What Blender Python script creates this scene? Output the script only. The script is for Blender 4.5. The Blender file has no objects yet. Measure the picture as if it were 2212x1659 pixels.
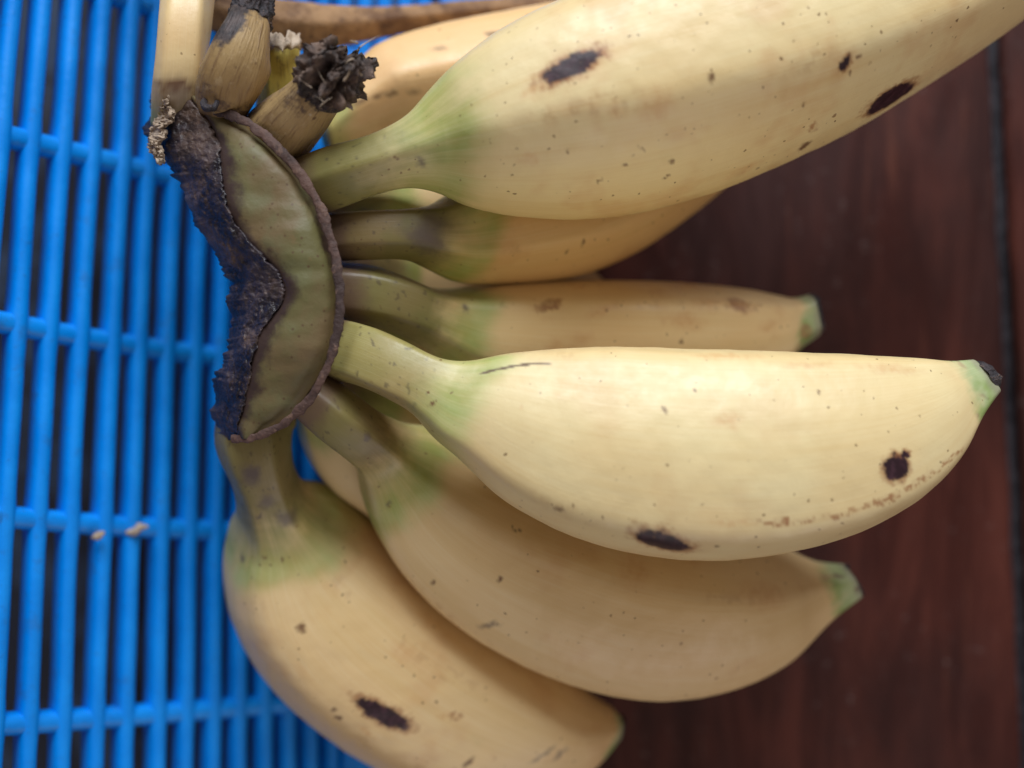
import bpy, bmesh, math, random
import numpy as np
from mathutils import Vector, Matrix, noise
from mathutils.bvhtree import BVHTree

random.seed(7)
scene = bpy.context.scene
COL = scene.collection

# ------------------------------------------------------------------ camera
CAM_H = 0.24                    # metres above the table top
HFOV = math.radians(50.0)
WREL = 2 * math.tan(HFOV / 2)   # picture width at distance 1
cam_data = bpy.data.cameras.new('camera')
cam_data.sensor_width = 36.0
cam_data.lens = 18.0 / math.tan(HFOV / 2)
cam_data.clip_start = 0.005
cam_data.clip_end = 50
cam_data.dof.use_dof = True
cam_data.dof.focus_distance = 0.176
cam_data.dof.aperture_fstop = 5.8
cam = bpy.data.objects.new('camera', cam_data)
cam.location = (0, 0, CAM_H)
COL.objects.link(cam)
scene.camera = cam

# ------------------------------------------------------------------ light
world = bpy.data.worlds.new('World')
scene.world = world
world.use_nodes = True
bg = world.node_tree.nodes['Background']
bg.inputs[0].default_value = (1.0, 0.83, 0.72, 1)
bg.inputs[1].default_value = 0.215

def area_lamp(name, loc, target, sx, sy, power, col):
    l = bpy.data.lights.new(name, 'AREA')
    l.shape = 'RECTANGLE'; l.size = sx; l.size_y = sy
    l.energy = power; l.color = col
    o = bpy.data.objects.new(name, l)
    o.location = loc
    d = Vector(target) - Vector(loc)
    o.rotation_euler = d.to_track_quat('-Z', 'Y').to_euler()
    COL.objects.link(o)
    return o

# daylight through a window beyond the upper edge of the picture
area_lamp('window_light', (0.06, 0.76, 0.555), (0, 0, 0.06), 0.80, 0.42, 11.0, (0.95, 1.0, 1.06))
# weaker daylight from the opposite side of the room
area_lamp('room_light', (0.30, -0.95, 0.42), (0, 0, 0.03), 1.1, 0.5, 2.4, (1.0, 0.94, 0.96))

scene.view_settings.view_transform = 'Standard'
scene.view_settings.look = 'None'
scene.view_settings.exposure = 0.0
scene.view_settings.gamma = 1.0
scene.render.engine = 'CYCLES'
scene.cycles.use_denoising = True
scene.cycles.max_bounces = 5
scene.cycles.diffuse_bounces = 3
scene.cycles.glossy_bounces = 2

# ------------------------------------------------------------------ helpers
def P(px, py, z):
    """point at height z (cm) seen at photo position px, py (photo taken as 2212 x 1659)"""
    zz = z * 0.01
    d = CAM_H - zz
    s = WREL * d / 2212.0
    return np.array([(px - 1106.0) * s, (829.5 - py) * s, zz])

def catmull(pts, n, sharp=None):
    """resample rows of pts to n rows, Catmull-Rom through every row, chord-length parameter on first 4 columns"""
    pts = np.asarray(pts, float)
    c = (pts[:, 0:2] + pts[:, 2:4]) / 2 if pts.shape[1] >= 4 else pts[:, 0:2]
    seg = np.linalg.norm(np.diff(c, axis=0), axis=1) + 0.25 * np.linalg.norm(np.diff(pts[:, 0:2], axis=0), axis=1)
    t = np.concatenate([[0], np.cumsum(np.maximum(seg, 1e-6))])
    m = np.zeros_like(pts)
    for i in range(len(pts)):
        a, b = max(i - 1, 0), min(i + 1, len(pts) - 1)
        m[i] = (pts[b] - pts[a]) / (t[b] - t[a])
    ts = np.linspace(0, t[-1], n)
    k = np.clip(np.searchsorted(t, ts, side='right') - 1, 0, len(pts) - 2)
    h = (t[k + 1] - t[k])[:, None]
    s = ((ts - t[k]) / h[:, 0])[:, None]
    out = ((2*s**3 - 3*s**2 + 1) * pts[k] + (s**3 - 2*s**2 + s) * h * m[k]
           + (-2*s**3 + 3*s**2) * pts[k+1] + (s**3 - s**2) * h * m[k+1])
    return out, ts / t[-1], t / t[-1]

_rs = np.random.RandomState(3)
_perm = np.concatenate([_rs.permutation(256)]*3)
_grad = _rs.normal(size=(256, 3)); _grad /= np.linalg.norm(_grad, axis=1)[:, None]
def pn(p):
    """gradient noise, about -0.7..0.7, for an (N,3) array"""
    p = np.asarray(p, float); i0 = np.floor(p).astype(int); f = p - i0
    w = f*f*f*(f*(f*6-15)+10); i0 &= 255
    out = 0
    for dx in (0, 1):
        for dy in (0, 1):
            for dz in (0, 1):
                h = _perm[_perm[_perm[i0[:, 0]+dx]+i0[:, 1]+dy]+i0[:, 2]+dz]
                g = (_grad[h]*(f - (dx, dy, dz))).sum(1)
                out = out + g*(w[:, 0] if dx else 1-w[:, 0])*(w[:, 1] if dy else 1-w[:, 1])*(w[:, 2] if dz else 1-w[:, 2])
    return out
def pf(p, scale, seed=0.0, octv=3, gain=0.55):
    """fractal noise around 0, about -1..1"""
    q = np.asarray(p)*scale + (seed*3.17 + 31.7, seed*1.31 + 11.3, seed*5.07 + 57.1); a = 1.0; o = 0
    for k in range(octv):
        o = o + a*pn(q); q = q*2.03 + 17.1; a *= gain
    return o*1.35
def sstep(x, a, b):
    t = np.clip((x-a)/(b-a), 0, 1); return t*t*(3-2*t)
def cmix(c, f, col):
    f = np.asarray(f)[:, None]; return c*(1-f) + np.asarray(col)*f

def link(o, parent=None):
    COL.objects.link(o)
    if parent is not None:
        o.parent = parent
    return o

def mesh_obj(name, verts, faces, mat, parent=None, smooth=True, uvs=None, attrs=None):
    me = bpy.data.meshes.new(name)
    if isinstance(faces, np.ndarray):
        nf, kf = faces.shape
        me.vertices.add(len(verts)); me.vertices.foreach_set('co', np.asarray(verts, np.float32).ravel())
        me.loops.add(nf*kf); me.loops.foreach_set('vertex_index', faces.astype(np.int32).ravel())
        me.polygons.add(nf); me.polygons.foreach_set('loop_start', np.arange(0, nf*kf, kf, dtype=np.int32))
        me.update(calc_edges=True); me.validate()
    else:
        me.from_pydata([tuple(v) for v in verts], [], [tuple(f) for f in faces])
    if smooth:
        me.polygons.foreach_set('use_smooth', [True] * len(me.polygons))
    if attrs:
        for k, a in attrs.items():
            a = np.asarray(a, np.float32)
            if a.ndim == 2:
                at = me.attributes.new(k, 'FLOAT_COLOR', 'POINT')
                at.data.foreach_set('color', np.concatenate([a, np.ones((len(a), 1), np.float32)], 1).ravel())
            else:
                at = me.attributes.new(k, 'FLOAT', 'POINT')
                at.data.foreach_set('value', a)
    me.materials.append(mat)
    me.update()
    return link(bpy.data.objects.new(name, me), parent)

def tag(o, label, cat=None, group=None, kind=None):
    if label: o['label'] = label
    if cat: o['category'] = cat
    if group: o['group'] = group
    if kind: o['kind'] = kind
    return o

def empty(name, loc):
    e = bpy.data.objects.new(name, None)
    e.empty_display_size = 0.01
    e.location = loc
    return link(e)

def fbm(v, f, seed=0, octv=4):
    return noise.fractal(Vector((v[0]*f + seed*7.31, v[1]*f - seed*3.17, v[2]*f + seed)), 1.0, 2.0, octv)

# ------------------------------------------------------------------ node helpers
class NT:
    def __init__(s, name):
        s.m = bpy.data.materials.new(name); s.m.use_nodes = True
        s.t = s.m.node_tree; s.n = s.t.nodes
        s.bsdf = s.n['Principled BSDF']
    def l(s, a, b): s.t.links.new(a, b)
    def put(s, sock, v):
        if hasattr(v, 'is_linked') or hasattr(v, 'links'): s.l(v, sock)
        else: sock.default_value = v
    def obj(s):
        return s.n.new('ShaderNodeTexCoord').outputs['Object']
    def noise(s, vec, scale, detail=3, rough=0.55, dist=0.0, color=False):
        n = s.n.new('ShaderNodeTexNoise')
        s.l(vec, n.inputs['Vector'])
        n.inputs['Scale'].default_value = scale; n.inputs['Detail'].default_value = detail
        n.inputs['Roughness'].default_value = rough; n.inputs['Distortion'].default_value = dist
        return n.outputs['Color'] if color else n.outputs['Fac']
    def math(s, op, a, b=0.0, c=0.0, clamp=False):
        n = s.n.new('ShaderNodeMath'); n.operation = op; n.use_clamp = clamp
        s.put(n.inputs[0], a); s.put(n.inputs[1], b)
        if op in ('MULTIPLY_ADD', 'SMOOTH_MIN', 'SMOOTH_MAX'): s.put(n.inputs[2], c)
        return n.outputs[0]
    def vmath(s, op, a, b=None, scale=None):
        n = s.n.new('ShaderNodeVectorMath'); n.operation = op
        s.put(n.inputs[0], a)
        if b is not None: s.put(n.inputs[1], b)
        if scale is not None: s.put(n.inputs['Scale'], scale)
        return n.outputs['Value'] if op in ('LENGTH', 'DOT_PRODUCT', 'DISTANCE') else n.outputs[0]
    def mr(s, v, a, b, c=0.0, d=1.0, smooth=True):
        n = s.n.new('ShaderNodeMapRange'); n.clamp = True
        if smooth: n.interpolation_type = 'SMOOTHSTEP'
        s.put(n.inputs[0], v)
        for i, x in enumerate((a, b, c, d)): s.put(n.inputs[i+1], x)
        return n.outputs[0]
    def mix(s, f, a, b, blend='MIX'):
        n = s.n.new('ShaderNodeMix'); n.data_type = 'RGBA'; n.blend_type = blend
        s.put(n.inputs[0], f)
        for sock, v in ((n.inputs[6], a), (n.inputs[7], b)):
            if isinstance(v, tuple): v = (*v[:3], 1.0)
            s.put(sock, v)
        return n.outputs[2]
    def attr(s, name):
        n = s.n.new('ShaderNodeAttribute'); n.attribute_name = name
        return n.outputs['Fac']
    def bump(s, h, dist, strength=1.0, normal=None):
        n = s.n.new('ShaderNodeBump')
        n.inputs['Strength'].default_value = strength; n.inputs['Distance'].default_value = dist
        s.l(h, n.inputs['Height'])
        if normal is not None: s.l(normal, n.inputs['Normal'])
        return n.outputs[0]
    def combine(s, x, y, z):
        n = s.n.new('ShaderNodeCombineXYZ')
        s.put(n.inputs[0], x); s.put(n.inputs[1], y); s.put(n.inputs[2], z)
        return n.outputs[0]
    def sep(s, v):
        n = s.n.new('ShaderNodeSeparateXYZ'); s.l(v, n.inputs[0]); return n.outputs
    def mapping(s, vec, loc, rot, scale):
        n = s.n.new('ShaderNodeMapping'); n.vector_type = 'TEXTURE'
        s.l(vec, n.inputs[0])
        n.inputs['Location'].default_value = loc
        n.inputs['Rotation'].default_value = rot
        n.inputs['Scale'].default_value = scale
        return n.outputs[0]
    def voronoi(s, vec, scale, rnd=1.0):
        n = s.n.new('ShaderNodeTexVoronoi')
        s.l(vec, n.inputs['Vector']); n.inputs['Scale'].default_value = scale
        n.inputs['Randomness'].default_value = rnd
        return n.outputs['Distance'], n.outputs['Color']
    def rough(s, v): s.put(s.bsdf.inputs['Roughness'], v)
    def set(s, name, v): s.put(s.bsdf.inputs[name], v)

# ------------------------------------------------------------------ materials
def peel_colours(V, att, spots, seed, yellow, freckle, blush, stalk_tone=1.0):
    """colour of the peel at every point: ripeness, green neck and tip, olive stalk, bruises, painted crevice shade"""
    c = np.tile(np.array([0.84, 0.70, 0.385]), (len(V), 1))
    n1 = pf(V, 40, seed, 3); n2 = pf(V, 150, seed+1, 4)
    u, green, stalk, tip, edge, th = (np.asarray(att[k]) for k in ('along', 'green', 'stalk', 'tip', 'ridge', 'around'))
    c = cmix(c, 0.7*sstep(n1, -0.5, 0.6), (0.79, 0.60, 0.30))
    c = cmix(c, np.full(len(V), yellow), (0.82, 0.51, 0.235))
    # broad lengthwise bands
    Q = np.stack([u*9, np.sin(th)*2.6, np.cos(th)*2.6], 1)
    c = cmix(c, 0.30*sstep(pf(Q, 1.0, seed+2, 4), 0.0, 0.55), (0.70, 0.48, 0.19))
    # rosy bloom and ridge rubbing
    bl = pf(V, 70, seed+3, 4, 0.65)
    c = cmix(c, 0.5*blush*sstep(bl, 0.15, 0.8), (0.58, 0.28, 0.105))
    rub = sstep(edge, 0.5, 1.0)*sstep(pf(V, 420, seed+4, 3, 0.7), 0.0, 0.45)*sstep(pf(V, 55, seed+5, 2), 0.0, 0.4)
    c = cmix(c, 0.55*blush*rub, (0.38, 0.18, 0.07))
    wob = 0.28*n2
    fib = pf(np.stack([u*60, np.sin(th)*7, np.cos(th)*7], 1), 1.0, seed+11, 3)
    wob = wob + 0.06*fib
    gk = sstep(green + 0.7*wob, 0.05, 1.0)*(0.90 + 0.15*sstep(fib, -0.5, 0.5))*(0.72 + 0.28*sstep(pf(V, 110, seed+6, 2), -0.4, 0.3))
    gc = cmix(np.tile(np.array([0.25, 0.335, 0.045]), (len(V), 1)), sstep(n2, -0.4, 0.5), (0.38, 0.47, 0.15))
    gk = np.clip(gk, 0, 1)
    c = c*(1-0.92*gk[:, None]) + gc*0.92*gk[:, None]
    sk = sstep(stalk + 0.7*wob, 0.15, 0.90)
    oc = cmix(np.tile(np.array([0.235, 0.210, 0.060]), (len(V), 1)), sstep(n1, -0.4, 0.5), (0.255, 0.185, 0.070))
    oc = cmix(oc, 0.6*sstep(pf(V, 120, seed+7, 3), 0.0, 0.6), (0.165, 0.165, 0.042))*stalk_tone
    oc = cmix(oc, 0.65*sstep(pf(V, 1000, seed+8, 2), 0.44, 0.62), (0.06, 0.045, 0.025))
    c = c*(1-0.95*sk[:, None]) + oc*0.95*sk[:, None]
    c = cmix(c, 0.8*sstep(-(u + 0.0012*n2), -0.0058, -0.0022)*sk, (0.15, 0.085, 0.06))  # stalk base darkened to paint the crevice shade beside the corky ridge
    tk = sstep(tip + wob, 0.35, 0.85)
    tc = cmix(np.tile(np.array([0.40, 0.48, 0.24]), (len(V), 1)), sstep(n2, -0.2, 0.5), (0.28, 0.39, 0.12))
    tc = cmix(tc, 0.7*sstep(u + 0.0010*n2, u.max()-0.0020, u.max()-0.0003), (0.30, 0.28, 0.22))
    tc = cmix(tc, 0.8*sstep(pf(V, 330, seed+9, 2), 0.35, 0.6), (0.16, 0.10, 0.07))
    c = c*(1-tk[:, None]) + tc*tk[:, None]
    if not spots: return c
    W = V + 0.0006*np.stack([pf(V, 480, 61, 3), pf(V, 480, 62, 3), pf(V, 480, 63, 3)], 1) + 0.0003*np.stack([pf(V, 1900, 64, 2), pf(V, 1900, 65, 2), pf(V, 1900, 66, 2)], 1)
    fine = pf(V, 950, 67, 3)
    order = {'tan': 0, 'grey': 1, 'rust': 2, 'patch': 2, 'line': 3, 'brown': 4, 'dark': 5}
    for (cen, ax, hl, hw, nor, kind) in sorted(spots, key=lambda q: order[q[5]]):
        x = Vector(ax).normalized(); z = Vector(nor).normalized()
        y = z.cross(x).normalized(); z = x.cross(y)
        rel = (V if kind == 'line' else W) - np.array(cen)
        d = np.sqrt((rel@np.array(x)/hl)**2 + (rel@np.array(y)/hw)**2 + (rel@np.array(z)/(2.5*max(hl, hw)))**2)
        if kind == 'dark':
            c = cmix(c, 0.75*sstep(-d + 0.25*fine, -1.5, -1.0), (0.36, 0.15, 0.055))
            c = c*(1-sstep(-d, -1.10, -0.90)[:, None]) + cmix(np.tile(np.array([0.024, 0.008, 0.014]), (len(V), 1)), sstep(fine, -0.1, 0.5), (0.055, 0.021, 0.032))*sstep(-d, -1.10, -0.90)[:, None]
        elif kind == 'patch': c = cmix(c, sstep(-d, -1.35, -0.85)*(0.55 + 0.35*sstep(fine, -0.4, 0.4)), (0.37, 0.18, 0.08))
        elif kind == 'brown': c = cmix(c, 0.9*sstep(-d, -1.5, -0.6), (0.15, 0.065, 0.03))
        elif kind == 'rust': c = cmix(c, sstep(-d, -1.3, -0.7)*(0.15 + 0.75*sstep(fine, -0.25, 0.35)), (0.36, 0.15, 0.055))
        elif kind == 'tan': c = cmix(c, 0.45*sstep(-d, -1.6, -0.3)*(0.5 + 0.5*sstep(fine, -0.4, 0.4)), (0.62, 0.31, 0.12))
        elif kind == 'grey': c = cmix(c, 0.72*sstep(-d, -1.9, -0.3), (0.10, 0.07, 0.065))
        elif kind == 'line': c = cmix(c, 0.9*sstep(-d, -1.3, -0.7), (0.10, 0.05, 0.025))
    return c

def skin_material(name, seed=0.0, freckle=0.5):
    m = NT(name)
    co = m.obj()
    cs = m.vmath('ADD', co, (seed * 0.37, seed * 0.21, seed * 0.11))
    at = m.n.new('ShaderNodeAttribute'); at.attribute_name = 'peel'
    c = at.outputs['Color']
    u, th = m.attr('along'), m.attr('around')
    sv = m.combine(m.math('MULTIPLY', u, 22.0), m.math('MULTIPLY', m.math('SINE', th), 19.0), m.math('MULTIPLY', m.math('COSINE', th), 19.0))
    st = m.noise(sv, 3.0, 4, 0.62)
    n2 = m.noise(cs, 300, 3, 0.65)
    pale_peel = m.mr(m.sep(c)[0], 0.12, 0.40)  # mask of pale peel colour, keeps streaks off dark marks
    c = m.mix(m.math('MULTIPLY', pale_peel, m.mr(st, 0.46, 0.78, 0.0, 0.36)), c, m.mix(0.5, c, (0.62, 0.40, 0.14)))
    c = m.mix(m.math('MULTIPLY', pale_peel, m.mr(st, 0.54, 0.26, 0.0, 0.36)), c, m.mix(0.5, c, (0.86, 0.78, 0.52)))
    wv = m.vmath('ADD', cs, m.vmath('SCALE', m.vmath('SUBTRACT', m.noise(cs, 1500, 1, color=True), (0.5, 0.5, 0.5)), scale=0.0007))
    clus = m.mr(m.noise(cs, 60, 1), 0.36, 0.60, 0.3, 1.0)
    for scale, rmin, rmax, keep, col, amt in ((560, 0.00013, 0.00034, 0.32+0.6*freckle, (0.16, 0.08, 0.03), 0.85), (270, 0.00018, 0.00052, 0.12+0.25*freckle, (0.20, 0.09, 0.03), 0.75)):
        d, vc = m.voronoi(wv, scale)
        s_ = m.sep(vc)
        r = m.mr(s_[1], 0.0, 1.0, rmin*scale, rmax*scale, smooth=False)
        inside = m.math('MULTIPLY', m.mr(m.math('DIVIDE', d, r), 1.0, 0.5), m.math('GREATER_THAN', s_[0], 1.0-keep))
        c = m.mix(m.math('MULTIPLY', inside, m.math('MULTIPLY', clus, amt)), c, col)
    m.l(c, m.bsdf.inputs['Base Color'])
    m.rough(m.mr(n2, 0.3, 0.7, 0.34, 0.50))
    m.set('Specular IOR Level', 0.55)
    h = m.math('ADD', m.math('MULTIPLY', st, 0.10), m.math('MULTIPLY', n2, 0.35))
    m.l(m.bump(h, 0.0005, 0.5), m.bsdf.inputs['Normal'])
    return m.m

def charred_material(name, light=0.2, scale=1.0, relief=1.0, c0=(0.018, 0.015, 0.020), c1=(0.070, 0.055, 0.060), c2=(0.25, 0.16, 0.115), gloss=0.45):
    """black, dried, torn plant tissue"""
    m = NT(name); co = m.obj()
    a = m.noise(co, 260*scale, 6, 0.7); b = m.noise(co, 900*scale, 4, 0.7); d = m.noise(co, 110*scale, 3, 0.6)
    c = m.mix(m.mr(a, 0.38, 0.66), c0, c1)
    c = m.mix(m.mr(b, 0.56, 0.72, 0.0, 0.7), c, c2)
    c = m.mix(m.math('MULTIPLY', m.mr(d, 0.52, 0.68), light), c, (0.30, 0.19, 0.13))
    m.l(c, m.bsdf.inputs['Base Color'])
    m.rough(m.mr(a, 0.3, 0.7, gloss, gloss+0.33)); m.set('Specular IOR Level', 0.5)
    h = m.math('ADD', a, m.math('MULTIPLY', b, 0.6))
    m.l(m.bump(h, 0.0012*relief, 0.9), m.bsdf.inputs['Normal'])
    return m.m

def crown_material():
    m = NT('crown_skin'); co = m.obj()
    a = m.noise(co, 70, 4, 0.6); b = m.noise(co, 300, 4, 0.65)
    c = m.mix(m.mr(a, 0.36, 0.62), (0.165, 0.115, 0.056), (0.130, 0.118, 0.046))
    c = m.mix(m.mr(m.noise(co, 120, 3), 0.5, 0.7, 0, 0.6), c, (0.150, 0.158, 0.078))
    c = m.mix(m.mr(b, 0.6, 0.75, 0, 0.5), c, (0.22, 0.13, 0.06))
    d, vc = m.voronoi(co, 800); s_ = m.sep(vc)
    f = m.math('MULTIPLY', m.mr(d, 0.24, 0.11), m.math('GREATER_THAN', s_[0], 0.35))
    c = m.mix(m.math('MULTIPLY', f, 0.8), c, (0.10, 0.06, 0.03))
    e = m.attr('edge')
    c = m.mix(m.mr(m.math('ADD', e, m.math('ADD', m.math('MULTIPLY', m.math('SUBTRACT', b, 0.5), 1.0), m.math('MULTIPLY', m.math('SUBTRACT', a, 0.5), 1.1))), 0.45, 0.95), c, (0.050, 0.030, 0.026))
    m.l(c, m.bsdf.inputs['Base Color']); m.rough(0.5); m.set('Specular IOR Level', 0.35)
    m.l(m.bump(m.math('ADD', a, m.math('MULTIPLY', b, 0.3)), 0.0009, 0.6), m.bsdf.inputs['Normal'])
    return m.m

def bark_material(name, c0, c1, c2, s=1.0):
    m = NT(name); co = m.obj()
    a = m.noise(co, 120*s, 5, 0.7); b = m.noise(co, 500*s, 4, 0.7)
    c = m.mix(m.mr(a, 0.36, 0.64), c0, c1)
    c = m.mix(m.mr(b, 0.54, 0.70, 0, 0.8), c, c2)
    m.l(c, m.bsdf.inputs['Base Color']); m.rough(0.72)
    m.l(m.bump(m.math('ADD', a, m.math('MULTIPLY', b, 0.5)), 0.0008, 0.8), m.bsdf.inputs['Normal'])
    return m.m

def plastic_material():
    m = NT('blue_plastic'); co = m.obj()
    a = m.noise(co, 90, 3); b = m.noise(co, 700, 3, 0.7)
    c = m.mix(m.mr(a, 0.35, 0.7), (0.000, 0.245, 0.82), (0.000, 0.30, 0.94))
    c = m.mix(m.mr(b, 0.60, 0.76, 0, 0.5), c, (0.02, 0.10, 0.34))
    c = m.mix(m.mr(m.noise(co, 160, 5, 0.7), 0.56, 0.70, 0, 0.35), c, (0.03, 0.11, 0.30))
    m.l(c, m.bsdf.inputs['Base Color'])
    m.rough(m.mr(a, 0.3, 0.7, 0.28, 0.42)); m.set('Specular IOR Level', 0.5)
    m.l(m.bump(b, 0.0002, 0.4), m.bsdf.inputs['Normal'])
    return m.m

def wood_material(name, seed, dark=0.0):
    m = NT(name); co = m.obj()
    cs = m.vmath('ADD', co, (seed * 0.71, seed * 0.33, 0))
    st = m.vmath('MULTIPLY', cs, (1.0, 0.085, 1.0))
    g = m.noise(m.vmath('MULTIPLY', cs, (1.0, 0.16, 1.0)), 85, 6, 0.70, 1.2); g2 = m.noise(st, 520, 5, 0.7); lo = m.noise(m.vmath('MULTIPLY', cs, (1, 0.35, 1)), 34, 4, 0.6)
    c = m.mix(m.mr(g, 0.34, 0.66), (0.052, 0.0130, 0.0098), (0.105, 0.0270, 0.0180))
    c = m.mix(m.mr(lo, 0.36, 0.66, 0.0, 0.75), c, (0.024, 0.0095, 0.0095))
    c = m.mix(m.mr(g2, 0.56, 0.75, 0, 0.45), c, (0.028, 0.011, 0.010))
    c = m.mix(m.mr(m.noise(st, 210, 4), 0.60, 0.74, 0, 0.5), c, (0.13, 0.042, 0.026))
    # dust and scuffs
    du = m.math('MULTIPLY', m.mr(m.noise(cs, 330, 5, 0.75), 0.58, 0.72), m.mr(m.noise(cs, 45, 2), 0.45, 0.62))
    c = m.mix(m.math('MULTIPLY', du, 0.5), c, (0.28, 0.22, 0.21))
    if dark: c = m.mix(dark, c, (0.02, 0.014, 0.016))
    m.l(c, m.bsdf.inputs['Base Color'])
    m.rough(m.mr(g, 0.3, 0.7, 0.38, 0.56)); m.set('Specular IOR Level', 0.26)
    m.l(m.bump(m.math('ADD', m.math('MULTIPLY', g, 0.6), m.math('MULTIPLY', g2, 0.5)), 0.0006, 0.6), m.bsdf.inputs['Normal'])
    return m.m

M_PLASTIC = plastic_material()
M_CHAR = charred_material('torn_black_tissue', 0.35)
M_TORN = charred_material('torn_brown_tissue', 0.5, 1.3, 0.6, (0.030, 0.020, 0.018), (0.125, 0.080, 0.062), (0.34, 0.23, 0.17))
M_CUT = charred_material('dried_cut', 0.38, 0.8, 0.55, (0.012, 0.009, 0.013), (0.056, 0.040, 0.048), (0.15, 0.095, 0.075), 0.26)
M_CROWN = crown_material()
M_RIDGE = bark_material('brown_ridge', (0.045, 0.025, 0.022), (0.125, 0.068, 0.052), (0.21, 0.125, 0.09))
M_WITHER = bark_material('withered_brown', (0.15, 0.075, 0.038), (0.40, 0.24, 0.12), (0.06, 0.032, 0.028), 1.0)
M_FIBRE = bark_material('pale_torn_fibre', (0.36, 0.27, 0.19), (0.50, 0.40, 0.30), (0.12, 0.075, 0.055))

# ------------------------------------------------------------------ table
table = tag(empty('wooden_table', (0, 0, 0)), 'dark reddish brown wooden plank table under the bananas', 'table')
def plank(x0, x1, z0, mat, skew=0.0):
    y0, y1, n = -0.42, 0.42, 240
    bv = 0.0008
    prof = [(x0, z0-0.02), (x0, z0-bv), (x0+bv, z0), (x1-bv, z0), (x1, z0-bv), (x1, z0-0.02)]
    vs, fs = [], []
    for i in range(n+1):
        y = y0 + (y1-y0)*i/n
        for j, (x, z) in enumerate(prof):
            w = 0.0006*noise.noise(Vector((x*30, y*14, 3))) + 0.0006*noise.noise(Vector((x*30, y*70, 8)))
            sk = skew * y
            vs.append((x + w + sk, y, z))
    k = len(prof)
    for i in range(n):
        for j in range(k-1):
            a = i*k+j
            fs.append((a, a+1, a+k+1, a+k))
        fs.append((i*k+k-1, i*k, i*k+k, i*k+2*k-1))
    fs.append(tuple(range(k))); fs.append(tuple(range(n*k, n*k+k))[::-1])
    return mesh_obj('plank', vs, fs, mat, table, smooth=False)
xa = P(1672, 0, 0)[0]; xb = P(2172, 0, 0)[0]; xc = P(2202, 0, 0)[0]
plank(-0.45, -0.0752, 0.0, wood_material('table_wood_c', 5.0, 0.8), skew=-0.045)  # wood darkened to paint the shade inside the basket
plank(-0.0740, xb, 0.0, wood_material('table_wood_b', 2.3), skew=-0.045)
plank(xc, 0.45, 0.0, wood_material('table_wood_d', 3.9), skew=-0.045)
# grime-filled joint between the two right-hand planks
def groove():
    n = 160; vs = []; fs = []
    for i in range(n+1):
        y = -0.42 + 0.84*i/n
        sk = -0.045*y
        for j in range(7):
            x = xb + 0.0002 + (xc - xb - 0.0004)*j/6 + sk
            z = -0.0022 - 0.0012*math.sin(math.pi*j/6) + 0.0009*fbm((x, y, 0), 260, 2)
            vs.append((x, y, z))
    for i in range(n):
        for j in range(6):
            a = i*7+j; fs.append((a, a+1, a+8, a+7))
    mt = NT('joint_grime'); co = mt.obj()
    a = mt.noise(co, 500, 5, 0.7); b = mt.noise(co, 160, 3)
    c = mt.mix(mt.mr(a, 0.4, 0.62), (0.012, 0.011, 0.016), (0.05, 0.045, 0.055))
    c = mt.mix(mt.math('MULTIPLY', mt.mr(a, 0.64, 0.72), mt.mr(b, 0.5, 0.6)), c, (0.45, 0.45, 0.48))
    mt.l(c, mt.bsdf.inputs['Base Color']); mt.rough(0.6)
    return tag(mesh_obj('joint_filler', vs, fs, mt.m, table), 'dark grimy joint between two planks')
groove()

# ------------------------------------------------------------------ lofted fruit bodies
def profile(theta, ridges, w):
    """radius of a rounded irregular polygon; theta, w arrays"""
    rd = np.sort(np.radians(ridges) % (2*np.pi))
    n = len(rd)
    ang = np.linspace(0, 2*np.pi, 720, endpoint=False)
    r = np.ones_like(ang)
    for i in range(n):
        a = rd[i]; b = rd[(i+1) % n] + (2*np.pi if i == n-1 else 0)
        mid, h = (a+b)/2, (b-a)/2
        dl = (ang - mid + np.pi) % (2*np.pi) - np.pi
        msk = np.abs(dl) <= h
        r[msk] = np.cos(h)/np.cos(dl[msk])
    k = np.exp(-0.5*(np.arange(-40, 41)/11.0)**2); k /= k.sum()
    r = np.convolve(np.concatenate([r[-40:], r, r[:40]]), k, 'valid')
    rr = np.interp(theta % (2*np.pi), np.append(ang, 2*np.pi), np.append(r, r[0]))
    return (1-w) + w*rr/ r.max()

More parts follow.
